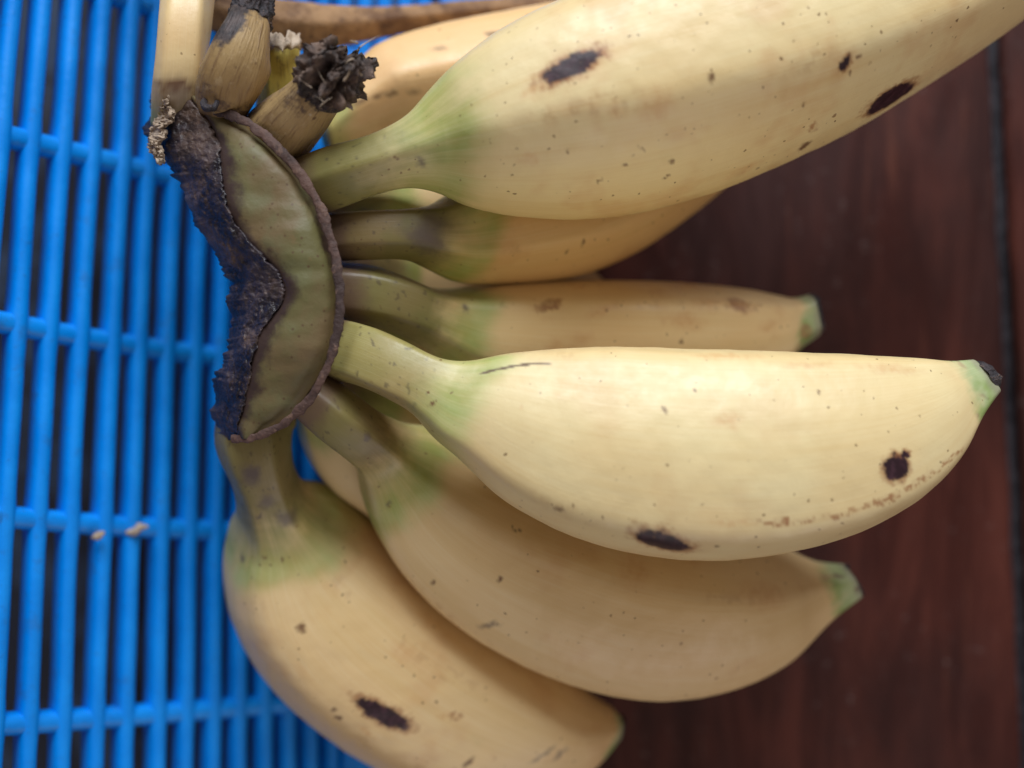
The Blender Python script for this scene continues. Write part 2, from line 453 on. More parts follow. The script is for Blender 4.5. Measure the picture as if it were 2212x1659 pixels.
def loft(name, rows, ridges, mat, parent, neck, tipk, flat=1.0, ns=150, na=84, wst=0.66, wbody=0.5, lump=0.5, seed=1, tipmark=True, twist=0.0, colour=None):
    """rows: (left x, left y, right x, right y, z cm). neck / tipk: station indexes of neck and blossom end"""
    rows = np.asarray(rows, float)
    r, ts, kt = catmull(rows, ns)
    sg = max(1.0, ns*0.011); kk = np.arange(-int(3*sg), int(3*sg)+1); ke = np.exp(-0.5*(kk/sg)**2); ke /= ke.sum()
    r0 = r.copy()
    rp = np.pad(r, ((len(kk)//2, len(kk)//2), (0, 0)), mode='reflect', reflect_type='odd')
    r = np.stack([np.convolve(rp[:, q], ke, 'valid') for q in range(r.shape[1])], 1)
    t_neck = np.interp(neck, range(len(rows)), kt)
    t_tip = np.interp(tipk, range(len(rows)), kt) if tipk is not None else 9.0
    L = np.array([P(a[0], a[1], a[4]) for a in r]); R = np.array([P(a[2], a[3], a[4]) for a in r])
    C = (L+R)/2; S = (L-R)/2
    T = np.gradient(C, axis=0); T /= np.linalg.norm(T, axis=1)[:, None]
    U = np.cross(T, S); U[U[:, 2] < 0] *= -1
    Sp = S - (S*T).sum(1)[:, None]*T
    U = U/np.linalg.norm(U, axis=1)[:, None]*np.linalg.norm(S, axis=1)[:, None]*flat
    arc = np.concatenate([[0], np.cumsum(np.linalg.norm(np.diff(C, axis=0), axis=1))])
    theta = np.linspace(-np.pi/2, 1.5*np.pi, na, endpoint=False)
    att = {k: np.zeros((ns, na)) for k in ('along', 'around', 'green', 'stalk', 'tip', 'ridge')}
    rdr = np.radians(ridges)
    G = np.zeros((ns, na, 3))
    for i in range(ns):
        t = ts[i]
        sk = 1/(1+math.exp(min(50, (t - t_neck)/0.022)))
        tk = 1/(1+math.exp(min(50, -(t - t_tip)/0.014))) if tipk is not None else 0.0
        w = wbody + (wst-wbody)*sk + 0.35*tk*(1-wbody)
        th2 = theta - twist*(t - t_neck)
        rad = profile(th2, ridges, w)
        rad = rad / max(1e-6, 0.5*(np.interp(0, theta, rad) + np.interp(np.pi, theta, rad)))**0.8
        ed = np.zeros(na)
        for q in rdr:
            dd = np.abs((th2 - q + np.pi) % (2*np.pi) - np.pi)
            ed = np.maximum(ed, np.exp(-(dd/0.16)**2))
        G[i] = C[i] + np.outer(rad*np.cos(theta), S[i]) + np.outer(rad*np.sin(theta), U[i])
        att['along'][i] = arc[i]; att['around'][i] = theta
        att['green'][i] = 0.80*np.exp(-((t - t_neck + 0.012*np.sin(theta*2+seed) + 0.006*np.sin(theta*5+2*seed))/(0.085 if t < t_neck else 0.046))**2)
        att['stalk'][i] = 1/(1+math.exp(min(50, (t - t_neck + 0.045)/0.026)))
        att['tip'][i] = tk; att['ridge'][i] = ed*(1-sk)*(1-tk)
    rmv = np.repeat(np.linalg.norm(S, axis=1), na)
    V = G.reshape(-1, 3); CC = np.repeat(C, na, axis=0)
    dv = V - CC; dv /= np.linalg.norm(dv, axis=1)[:, None] + 1e-9
    V = V + dv*(rmv*lump*(0.024*pf(V, 70, seed, 1) + 0.011*pf(V, 220, seed+9, 2)))[:, None]
    ii, jj = np.meshgrid(np.arange(ns-1), np.arange(na), indexing='ij')
    a_ = (ii*na+jj).ravel(); b_ = (ii*na+(jj+1) % na).ravel()
    F = np.stack([a_, b_, b_+na, a_+na], 1)
    # closing discs at both ends, as quads onto a tiny centre ring
    e0, e1 = len(V), len(V)+na
    V = np.concatenate([V, C[0] + (V[:na]-C[0])*0.02, C[-1] + (V[(ns-1)*na:ns*na]-C[-1])*0.02])
    for k in att: att[k] = np.concatenate([att[k].ravel(), att[k][0], att[k][-1]])
    j0 = np.arange(na); j1 = (j0+1) % na; bs = (ns-1)*na
    F = np.concatenate([F, np.stack([j1, j0, e0+j0, e0+j1], 1), np.stack([bs+j0, bs+j1, e1+j1, e1+j0], 1)])
    q = F[(ns//2)*na]
    if np.dot(np.cross(V[q[1]]-V[q[0]], V[q[2]]-V[q[0]]), V[q[0]] - C[ns//2]) < 0: F = F[:, ::-1].copy()
    verts, faces = V, F
    if colour is not None:
        att['peel'] = colour(V, F, att)
    o = mesh_obj(name, verts, faces, mat, parent, attrs=att)
    info = dict(verts=verts, faces=faces, L=L, R=R, C=C, T=T, S=S, U=U, ns=ns, na=na)
    if tipk is not None and tipmark:
        # dried flower scar closing the blossom end
        vs, fs = [], []
        e = ns-1
        rm = np.linalg.norm(S[e]); n2, m2 = 7, 28
        for i in range(n2):
            q = i/(n2-1)
            sc = [0.93, 0.95, 0.90, 0.78, 0.56, 0.3, 0.05][i]; off = [-0.14, 0.04, 0.15, 0.20, 0.15, 0.12, 0.1][i]
            for j in range(m2):
                a = 2*math.pi*j/m2
                v = C[e] + S[e]*math.cos(a)*sc + U[e]*math.sin(a)*sc + T[e]*rm*off
                nz = fbm(v, 420, seed, 3)
                v = v + (T[e]*0.22 + (v-C[e])/rm*0.10)*rm*nz
                vs.append(v)
        for i in range(n2-1):
            for j in range(m2):
                a, b = i*m2+j, i*m2+(j+1) % m2
                fs.append((a, b, b+m2, a+m2))
        tag(mesh_obj('blossom_scar', vs, fs, M_CHAR, o), 'dark dried flower scar at the tip')
    return o, info

def project(info, px, py):
    bvh = info.get('bvh')
    if bvh is None:
        bvh = info['bvh'] = BVHTree.FromPolygons([tuple(v) for v in info['verts']], [tuple(f) for f in info['faces']])
    tgt = P(px, py, 0)
    org = Vector((0, 0, CAM_H)); d = (Vector(tgt) - org).normalized()
    hit, nor, idx, dist = bvh.ray_cast(org, d)
    return hit, nor

def make_spots(info, specs):
    out = []
    for sp in specs:
        kind = sp[-1]
        x0, y0, x1, y1, w = sp[:5]
        a, n0 = project(info, x0, y0); b, n1 = project(info, x1, y1)
        c, n = project(info, (x0+x1)/2, (y0+y1)/2)
        if c is None or a is None or b is None: continue
        px = WREL*(CAM_H - c.z)/2212
        ax = (b - a)
        hl = max(ax.length/2, w*px/2)
        if ax.length < 1e-6: ax = Vector((1, 0.2, 0))
        nz = max(0.35, abs(n.z))
        out.append((c, ax, hl, w*px/2/ (nz if abs(ax.normalized().x) > 0.4 else 1), n, kind))
    return out

hand = tag(empty('banana_hand', tuple(P(600, 560, 5.0))), 'hand of ripe yellow bananas joined at a black dried crown', 'bananas')
HI = Matrix.Translation(hand.location).inverted()

def banana(rows, ridges, neck, tipk, spots=(), label=None, seed=1, yellow=0.3, freckle=0.5, blush=0.5, stalk_tone=0.8, **kw):
    def colour(V, F, att):
        return peel_colours(V, att, make_spots(dict(verts=V, faces=F), spots) if spots else (), seed*1.7, yellow, freckle, blush, stalk_tone)
    kw.setdefault('ns', 420); kw.setdefault('na', 220)
    o, info = loft('banana', rows, ridges, skin_material('banana_peel', seed*1.7, freckle), hand, neck, tipk, seed=seed, colour=colour, **kw)
    o.matrix_parent_inverse = HI
    for ch in o.children: pass
    if label: o['label'] = label
    return o, info

# big banana along the top edge
A_rows = [(655,335,700,458,5.9),(720,312,750,440,6.25),(800,292,820,414,6.4),(868,255,885,400,6.4),(910,203,945,409,6.3),(965,143,1010,438,6.2),(1062,70,1120,457,6.1),(1200,-2,1270,460,6.0),(1380,-62,1450,430,5.9),(1580,-112,1660,357,5.8),(1780,-152,1860,262,5.6),(1980,-190,2050,150,5.4),(2150,-230,2220,35,5.2),(2300,-262,2345,-80,5.0),(2375,-272,2400,-180,4.9),(2430,-290,2450,-225,4.8)]
A_sp = [(1172,172,1298,112,42,'dark'),(1155,188,1325,98,70,'tan'),(1165,180,1310,104,62,'rust'),(1876,238,1972,188,27,'dark'),(1814,138,1838,138,22,'dark'),(1796,140,1850,136,44,'tan'),
        (1532,167,1549,167,17,'brown'),(1850,126,1858,118,8,'brown'),(1326,232,1332,246,12,'rust'),(1316,255,1340,232,30,'tan'),(1832,160,1838,162,8,'brown'),
        (1384,316,1391,326,6,'brown'),(1448,342,1454,352,8,'brown'),(1736,230,1740,220,9,'brown'),(1728,320,1752,308,10,'brown'),(1745,285,1765,272,14,'rust'),
        (1120,348,1160,346,20,'tan'),(1350,358,1352,360,8,'brown'),(1225,325,1228,327,7,'brown'),(1290,388,1297,390,7,'brown'),(1440,378,1444,382,7,'brown'),
        (1570,385,1640,352,12,'tan'),(1380,240,1450,215,60,'tan'),(1180,178,1120,215,22,'tan'),(850,340,852,345,8,'brown'),(905,340,915,360,14,'grey')]
banana(A_rows, (44, 100, 178, 245, 315), 4.2, 13.6, A_sp, 'large banana with dark bruises reaching past the upper edge', seed=1, yellow=0.05, stalk_tone=1.0, freckle=0.8, blush=0.55, flat=1.0, twist=0.5, wbody=0.44)

# second banana, tucked under the large one
B_rows = [(712,455,738,560,5.6),(800,450,800,556,5.85),(880,446,880,557,5.8),(950,432,935,578,5.5),(1010,395,1000,603,5.1),(1100,365,1105,604,4.6),(1200,340,1245,589,4.2),(1300,315,1372,540,3.9),(1400,295,1480,470,3.7),(1480,270,1570,397,3.5),(1560,230,1630,330,3.4),(1620,205,1670,275,3.3)]
B_sp = [(915,480,950,500,60,'grey'),(880,500,960,540,36,'grey'),(1255,525,1260,527,9,'brown'),(1224,540,1226,543,8,'brown')]
banana(B_rows, (50, 118, 190, 250, 320), 3.8, 10.2, B_sp, 'banana half hidden below the large top one', seed=2, yellow=0.75, freckle=0.45, blush=0.5, flat=0.9)

# straight slim banana in the middle
C_rows = [(735,563,745,690,5.4),(800,568,800,697,5.4),(870,590,868,720,5.25),(935,618,925,748,4.95),(1000,618,988,795,4.6),(1080,605,1070,822,4.3),(1200,598,1190,845,3.9),(1350,598,1340,862,3.7),(1500,605,1500,852,3.5),(1620,620,1625,828,3.4),(1690,635,1695,790,3.4),(1715,641,1722,758,3.4),(1752,633,1772,722,3.45)]
C_sp = [(1160,668,1214,648,24,'patch'),(1566,645,1622,664,28,'tan'),(1572,648,1616,662,26,'patch'),(1735,716,1748,712,26,'patch'),
        (1500,655,1560,650,30,'tan'),(1440,690,1520,700,34,'tan'),(1470,735,1475,737,10,'brown'),(1270,680,1330,660,22,'tan'),(1640,710,1680,700,20,'tan'),(1000,660,1010,665,12,'grey')]
banana(C_rows, (62, 128, 200, 262, 330), 3.9, 10.9, C_sp, 'slim straight banana with blurred green tip', seed=3, yellow=0.42, freckle=0.5, blush=0.9, flat=1.0)

# front banana, fully visible
D_rows = [(735,690,700,815,5.8),(800,704,765,830,6.25),(880,738,842,865,6.55),(948,772,895,897,6.6),(1010,779,938,947,6.55),(1085,764,990,990,6.5),(1185,753,1090,1084,6.45),(1300,749,1235,1160,6.4),(1450,750,1420,1205,6.35),(1600,754,1600,1209,6.3),(1750,760,1790,1172,6.25),(1880,767,1950,1098,6.2),(1980,773,2050,1005,6.15),(2042,780,2108,908,6.1),(2092,777,2150,856,6.05)]
D_sp = [(1374,1156,1488,1190,38,'dark'),(1908,1012,1962,1008,56,'dark'),(1940,985,1965,982,14,'dark'),(1036,808,1080,796,6,'line'),(1074,798,1120,789,6,'line'),(1112,790,1160,785,6,'line'),(1154,786,1194,784,5,'line'),
        (1545,908,1600,906,34,'tan'),(1640,1128,1760,1126,14,'rust'),(1760,1124,1860,1100,14,'rust'),(1860,1100,1950,1064,15,'rust'),(1950,1062,2030,1012,15,'rust'),
        (2030,1010,2082,965,12,'rust'),(1540,1130,1640,1130,9,'tan'),(1200,1100,1216,1105,10,'brown'),(1068,1075,1080,1080,7,'brown'),(1500,840,1504,842,8,'brown'),
        (1762,845,1770,847,9,'brown'),(1545,1183,1552,1178,6,'line'),(1230,1090,1240,1092,8,'brown'),(1300,1120,1304,1122,7,'brown'),(930,880,945,868,7,'brown'),
        (1120,880,1124,884,9,'tan'),(1700,790,1800,785,12,'tan'),(1500,768,1640,770,14,'tan'),(1850,790,1990,800,20,'tan'),(1435,885,1440,886,8,'brown'),(1525,1005,1529,1007,6,'brown')]
banana(D_rows, (28, 133, 200, 262, 325), 4.2, 12.75, D_sp, 'plump front banana with two black bruises and grey green tip', seed=4, yellow=0.0, stalk_tone=1.25, freckle=0.55, blush=0.28, flat=1.0, wbody=0.48)

# banana below it, half overlapped
E_rows = [(705,808,638,897,6.0),(762,848,690,945,5.95),(822,896,745,987,5.7),(885,930,778,1020,5.2),(950,940,790,1092,4.8),(1020,968,822,1165,4.45),(1110,1005,885,1252,4.2),(1225,1045,995,1347,3.95),(1360,1080,1165,1440,3.75),(1490,1110,1365,1495,3.55),(1600,1140,1545,1482,3.4),(1690,1178,1700,1418,3.3),(1735,1203,1775,1350,3.3),(1770,1217,1808,1322,3.3),(1825,1221,1858,1288,3.3)]
E_sp = [(1076,1252,1084,1252,11,'brown'),(1036,1352,1074,1348,10,'grey'),(1104,1132,1110,1146,3,'line'),(1110,1146,1130,1146,3,'line'),(930,1260,940,1256,7,'brown'),
        (1340,1225,1400,1240,60,'tan'),(1600,1280,1700,1290,50,'tan'),(790,940,800,950,10,'grey'),(835,1095,845,1085,8,'grey')]
banana(E_rows, (75, 150, 215, 275, 340), 3.9, 12.8, E_sp, 'shaded banana overlapped by the plump front one', seed=5, yellow=0.42, freckle=0.30, blush=0.45, flat=0.95)

# lowest banana, cut by the lower edge
F_rows = [(640,850,480,880,4.9),(636,905,468,940,5.2),(633,955,478,990,5.2),(640,1020,506,1050,5.0),(672,1075,516,1112,4.6),(745,1108,500,1155,4.1),(815,1148,487,1218,3.7),(885,1195,500,1312,3.35),(965,1255,555,1422,3.05),(1062,1325,650,1527,2.8),(1152,1392,782,1624,2.6),(1232,1450,935,1694,2.45),(1288,1502,1090,1712,2.35),(1318,1522,1215,1690,2.3),(1333,1532,1285,1640,2.25),(1341,1545,1332,1600,2.2)]
F_sp = [(770,1514,884,1572,42,'dark'),(640,1356,661,1354,20,'brown'),(970,1548,1000,1550,18,'rust'),(940,1545,960,1548,12,'tan'),(724,1552,735,1550,13,'brown'),
        (1152,1645,1195,1615,8,'grey'),(1195,1640,1222,1618,10,'grey'),(715,1530,722,1538,8,'brown'),(522,1022,556,1030,38,'grey'),(540,1018,556,1030,26,'grey'),(565,1085,585,1088,26,'grey'),
        (600,1120,640,1120,26,'grey'),(560,1112,566,1120,14,'grey'),(520,1205,527,1206,12,'grey'),(610,1210,616,1212,8,'brown'),(570,1205,574,1210,8,'brown'),
        (860,1420,880,1400,50,'tan'),(1000,1656,1020,1640,12,'brown'),(1060,1640,1070,1630,12,'tan'),(780,1575,800,1585,20,'tan')]
banana(F_rows, (60, 118, 190, 250, 320), 5.0, 13.6, F_sp, 'lowest banana bearing one black bruise beside the blue basket', seed=6, yellow=0.45, freckle=0.45, blush=0.5, flat=0.9, wbody=0.35)

# rear row, glimpsed through the gaps between the stalks
rear = [
 ([(680,340,700,480,4.6),(790,362,795,455,4.2),(860,360,870,480,3.6),(960,320,980,560,3.0),(1100,290,1120,560,2.6),(1220,260,1250,520,2.4),(1310,240,1340,430,2.3),(1360,240,1380,330,2.3)], 'rear banana glimpsed between the two uppermost stalks', 0.5),
 ([(725,515,735,640,4.4),(800,515,800,650,3.9),(880,520,870,680,3.3),(980,500,980,730,2.8),(1100,510,1100,760,2.5),(1200,530,1200,740,2.3),(1270,570,1270,700,2.2),(1300,600,1300,660,2.2)], 'rear banana behind the second stalk gap', 0.6),
 ([(740,665,735,735,4.9),(800,680,780,750,4.6),(880,700,850,790,4.1),(960,730,930,850,3.5),(1060,760,1040,930,2.9),(1200,760,1200,980,2.5),(1400,760,1400,980,2.3),(1560,800,1560,940,2.2),(1640,830,1640,890,2.2)], 'rear banana with green neck under the middle stalks', 0.2),
 ([(720,790,690,860,4.4),(780,795,730,900,3.9),(860,820,790,970,3.3),(960,850,870,1060,2.8),(1100,900,1010,1150,2.5),(1260,960,1190,1210,2.3),(1400,1020,1360,1200,2.2),(1480,1060,1460,1150,2.2)], 'pale rear banana seen below the front stalk', 0.25),
 ([(705,870,642,880,4.6),(760,895,643,922,4.3),(830,945,662,978,3.9),(900,1005,712,1042,3.5),(980,1070,796,1108,3.2),(1080,1150,900,1230,2.8),(1180,1250,1040,1330,2.5),(1260,1330,1180,1390,2.3),(1300,1370,1260,1410,2.2)], 'pale rear banana between the two lowest stalks', 0.3),
]
for q, (rows, lab, yl) in enumerate(rear):
    banana(rows, (50, 120, 190, 260, 325), 1.7 if q != 4 else 0.6, None, (), lab, seed=10+q, yellow=yl, freckle=0.25, blush=0.3, ns=70, na=56)

# yellow banana behind, under the top edge
H_rows = [(690,255,715,335,4.2),(735,185,790,315,4.0),(800,117,885,310,3.7),(950,68,1010,300,3.4),(1130,34,1190,280,3.2),(1300,0,1360,220,3.0),(1450,-50,1500,130,2.8),(1540,-90,1570,20,2.7)]
H_sp = [(755,222,830,205,9,'brown'),(830,205,905,196,5,'line'),(840,140,960,100,5,'line'),(960,100,1110,62,4,'line')]
banana(H_rows, (30, 88, 160, 240, 320), 0.2, None, H_sp, 'golden banana with brown streak behind the broken stalks', seed=21, yellow=0.9, freckle=0.15, blush=0.5, ns=80, na=64, wbody=0.8)

# stalk running up out of the picture, with its banana beyond the edge
I_rows = [(328,245,430,240,5.5),(332,190,434,190,5.9),(342,130,442,120,6.1),(350,60,450,48,6.1),(357,-20,458,-30,5.9),(360,-110,475,-120,5.6),(340,-190,520,-205,5.2),(320,-330,560,-340,4.8),(330,-520,580,-520,4.4),(380,-700,560,-690,4.2),(430,-800,510,-790,4.1)]
I_sp = [(335,186,425,186,16,'brown'),(335,215,420,215,50,'grey'),(385,118,388,120,8,'brown'),(440,20,446,90,5,'tan')]
banana(I_rows, (35, 72, 140, 215, 290), -1.2, 9.6, I_sp, 'pale yellow stalk leaving the upper left edge', seed=22, yellow=0.3, stalk_tone=1.6, freckle=0.4, blush=0.4, ns=110, na=64, wst=0.85, wbody=0.7)

# ------------------------------------------------------------------ broken stalks
def stump(rows, ridges, label, seed, yellow, lump=1.6):
    o, info = loft('broken_stalk', rows, ridges, M_CHAR, hand, 99, None, seed=seed, ns=60, na=64, wst=0.7, lump=lump)
    o.matrix_parent_inverse = HI
    return o, info
def stump_material(name, seed, tone=0.0):
    m = NT(name); co = m.obj(); u = m.attr('along')
    a = m.noise(co, 80, 4, 0.6); b = m.noise(co, 350, 4, 0.7)
    c = m.mix(m.mr(a, 0.35, 0.65), (0.42, 0.29, 0.135), (0.36, 0.235, 0.10))
    c = m.mix(tone, c, (0.62, 0.50, 0.09))
    th = m.attr('around')
    st = m.noise(m.combine(m.math('MULTIPLY', u, 120.0), m.math('MULTIPLY', m.math('SINE', th), 5.0), m.math('MULTIPLY', m.math('COSINE', th), 5.0)), 1.6, 4, 0.65)
    c = m.mix(m.mr(st, 0.50, 0.70, 0, 0.65), c, (0.17, 0.095, 0.05))
    c = m.mix(m.mr(m.noise(co, 170, 4, 0.7), 0.54, 0.66, 0, 0.8), c, (0.085, 0.05, 0.04))
    c = m.mix(m.mr(b, 0.58, 0.72, 0, 0.5), c, (0.56, 0.42, 0.24))
    d, vc = m.voronoi(co, 330); s_ = m.sep(vc)
    f = m.math('MULTIPLY', m.mr(d, 0.15, 0.07), m.math('GREATER_THAN', s_[0], 0.7))
    c = m.mix(m.math('MULTIPLY', f, 0.7), c, (0.10, 0.05, 0.03))
    c = m.mix(m.mr(m.math('ADD', u, m.math('MULTIPLY', m.math('SUBTRACT', b, 0.5), 0.006)), 0.0, 0.004, 0.75, 0), c, (0.07, 0.04, 0.03))
    e = m.attr('scorch')
    c = m.mix(m.mr(m.math('ADD', e, m.math('MULTIPLY', m.math('SUBTRACT', m.noise(co, 220, 4, 0.7), 0.5), 1.1)), 0.42, 0.62), c, m.mix(m.mr(b, 0.4, 0.7), (0.022, 0.017, 0.02), (0.10, 0.075, 0.07)))
    m.l(c, m.bsdf.inputs['Base Color']); m.rough(0.5); m.set('Specular IOR Level', 0.35)
    m.l(m.bump(m.math('ADD', st, m.math('MULTIPLY', b, 0.3)), 0.0007, 0.7), m.bsdf.inputs['Normal'])
    return m.m
def add_attr(o, name, fn):
    at = o.data.attributes.new(name, 'FLOAT', 'POINT')
    at.data.foreach_set('value', np.array([fn(v.co) for v in o.data.vertices], np.float32))

def crumple(name, rows, parent, mat, seed, amp, label=None, ns=70, na=90, hollow=0.0, cut=None):
    """strongly torn, crinkled end"""
    rows = np.asarray(rows, float)
    r, ts, kt = catmull(rows, ns)
    L = np.array([P(a[0], a[1], a[4]) for a in r]); R = np.array([P(a[2], a[3], a[4]) for a in r])
    C = (L+R)/2; S = (L-R)/2
    T = np.gradient(C, axis=0); T /= np.linalg.norm(T, axis=1)[:, None]
    U = np.cross(T, S); U[U[:, 2] < 0] *= -1
    vs, fs = [], []
    for i in range(ns):
        for j in range(na):
            th = 2*math.pi*j/na
            v = C[i] + S[i]*math.cos(th) + U[i]*math.sin(th)
            rm = np.linalg.norm(S[i])
            dv = (v - C[i])/(np.linalg.norm(v-C[i])+1e-9)
            n1 = noise.ridged_multi_fractal(Vector((math.cos(th)*2.6 + seed, math.sin(th)*2.6, ts[i]*1.5)), 0.8, 2.1, 5, 1.0, 2.0) - 1.25
            lip = noise.noise(Vector((math.cos(th)*2.2, math.sin(th)*2.2 + seed, 4))) + 0.6*noise.noise(Vector((math.cos(th)*6, math.sin(th)*6 + seed, 9)))
            n2 = fbm(v, 700, seed, 3)
            e = amp*min(1, ts[i]*4)
            v = v + dv*rm*e*(0.35*n1 + 0.30*n2) + T[i]*rm*e*(0.22*fbm(v, 300, seed+4, 3) + 0.5*lip*ts[i]**2)
            vs.append(v)
    for i in range(ns-1):
        for j in range(na):
            a, b = i*na+j, i*na+(j+1) % na
            fs.append((a, b, b+na, a+na))
    # ragged sunken mouth
    base = (ns-1)*na; prev = base
    for q, (sc, off) in enumerate(((0.86, -0.25), (0.66, -0.75), (0.4, -1.0), (0.15, -1.1), (0.02, -1.1))):
        k = len(vs)
        for j in range(na):
            v0 = np.array(vs[base+j])
            v = C[-1] + (v0 - C[-1])*sc + T[-1]*np.linalg.norm(S[-1])*off*hollow
            v = v + np.array([fbm(v, 500, seed+1, 3), fbm(v, 500, seed+2, 3), fbm(v, 500, seed+3, 3)])*np.linalg.norm(S[-1])*0.28*amp
            vs.append(v)
        for j in range(na):
            a, b = prev+j, prev+(j+1) % na
            fs.append((a, b, k+(j+1) % na, k+j))
        prev = k
    v0, v1, v2 = (np.array(vs[q]) for q in fs[10][:3])
    if np.dot(np.cross(v1-v0, v2-v0), v0 - C[0]) < 0:
        fs = [f[::-1] for f in fs]
    o = mesh_obj(name, vs, fs, mat, parent)
    if label: o['label'] = label
    return o

def sub_fix(o, parent):
    o.parent = parent
    o.matrix_parent_inverse = Matrix.Identity(4)

# pinched stump with black twisted end
S2 = [(432,205,535,238,5.95),(427,150,555,200,6.3),(452,98,573,150,6.5),(478,62,578,95,6.5),(492,38,580,58,6.4)]
o2, i2 = stump(S2, (60, 105, 150, 220, 300), None, 31, 0.2)
c2 = Vector(P(520, 30, 6.6)); c3 = Vector(P(492, 95, 6.8))
add_attr(o2, 'scorch', lambda v: max(0, 1 - (v - c2).length/0.0075) + 1.1*max(0, 1 - (v - c3).length/0.0050))
o2.data.materials[0] = stump_material('stump_peel_a', 1); o2['label'] = 'wrinkled broken stalk pinched to a black twisted end'
sub_fix(crumple('torn_end', [(490,48,582,70,6.4),(503,15,590,35,6.4),(508,-15,590,0,6.3),(500,-50,585,-45,6.2)], o2, M_CHAR, 3, 0.7, 'black shrivelled end', hollow=0.5), o2)

# stout stump with black fibrous mouth
S3 = [(528,245,652,338,5.9),(580,207,690,288,6.4),(632,167,716,246,6.7),(658,143,742,214,6.8)]
o3, i3 = stump(S3, (60, 130, 200, 260, 330), None, 32, 0.2, 1.0)
c4 = Vector(P(715, 190, 7.4)); c5 = Vector(P(675, 172, 7.4))
add_attr(o3, 'scorch', lambda v: max(0, 1.45 - (v - c4).length/0.0060) + 0.55*max(0, 1 - (v - c5).length/0.0042))
o3.data.materials[0] = stump_material('stump_peel_b', 2); o3['label'] = 'stout broken stalk with ragged black fibrous mouth'
sub_fix(crumple('torn_end', [(648,158,738,240,6.75),(655,132,765,212,6.95),(688,100,792,165,7.05),(716,82,802,136,7.1)], o3, M_TORN, 9, 1.15, 'ragged black fibres', ns=110, na=150, hollow=1.0), o3)
def wisps():
    rnd = random.Random(5); vs, fs = [], []
    for k in range(12):
        px = rnd.uniform(665, 790); py = 232 - (px-655)*0.75 + rnd.uniform(-55, 30)
        a = P(px, py, rnd.uniform(7.2, 7.6)); d = np.array([rnd.uniform(-1, 1), rnd.uniform(-0.3, 1), rnd.uniform(-0.2, 0.7)])*0.0018
        bend = np.array([rnd.uniform(-1, 1), rnd.uniform(-1, 1), 0])*0.0012
        w = rnd.uniform(0.00008, 0.00020)
        k0 = len(vs); n = 6
        for i in range(n):
            t = i/(n-1); c = a + d*t*1.4 + bend*t*t
            for q in range(3):
                an = 2*math.pi*q/3
                vs.append(c + np.array([math.cos(an), math.sin(an), 0.4*math.sin(an)])*w*(1.1-t))
        for i in range(n-1):
            for q in range(3):
                fs.append((k0+i*3+q, k0+i*3+(q+1) % 3, k0+i*3+3+(q+1) % 3, k0+i*3+3+q))
    w_ = mesh_obj('torn_fibres', vs, fs, M_FIBRE, o3); w_['kind'] = 'stuff'
wisps()

# small yellow stump with torn papery rim
S4 = [(545,235,655,190,5.0),(560,165,645,140,5.2),(574,105,643,96,5.2)]
o4, i4 = stump(S4, (70, 180, 250, 320), None, 33, 0.6, 0.7)
c6 = Vector(P(600, 100, 5.8)); add_attr(o4, 'scorch', lambda v: 0.75*max(0, 1 - (v - c6).length/0.0042))
o4.data.materials[0] = stump_material('stump_peel_c', 3, 0.8); o4['label'] = 'small yellow broken stalk with pale torn rim'
def paper_rim():
    vs, fs = [], []; n, m_ = 60, 6
    cz = 5.2
    for i in range(n):
        q = i/(n-1); px = 570 + 80*q
        for j in range(m_):
            s = j/(m_-1)
            zz = cz + 1.0*math.sin(math.pi*min(max(q, 0.02), 0.98))*0.45 + 0.25
            py = 106 - 34*s + 8*noise.noise(Vector((q*5, 1, s*2))) + 12*s*noise.noise(Vector((q*8, 5, 0)))
            p = P(px + 6*noise.noise(Vector((q*8, s*3, 9))), py, zz + 0.12*noise.noise(Vector((q*7, s*2, 2))) - 0.2*s*s)
            vs.append(p)
    for i in range(n-1):
        for j in range(m_-1):
            a = i*m_+j; fs.append((a, a+m_, a+m_+1, a+1))
    o = mesh_obj('torn_rim', vs, fs, M_FIBRE, o4)
    so = o.modifiers.new('thick', 'SOLIDIFY'); so.thickness = 0.0003
    o['label'] = 'pale papery torn rim'
paper_rim()

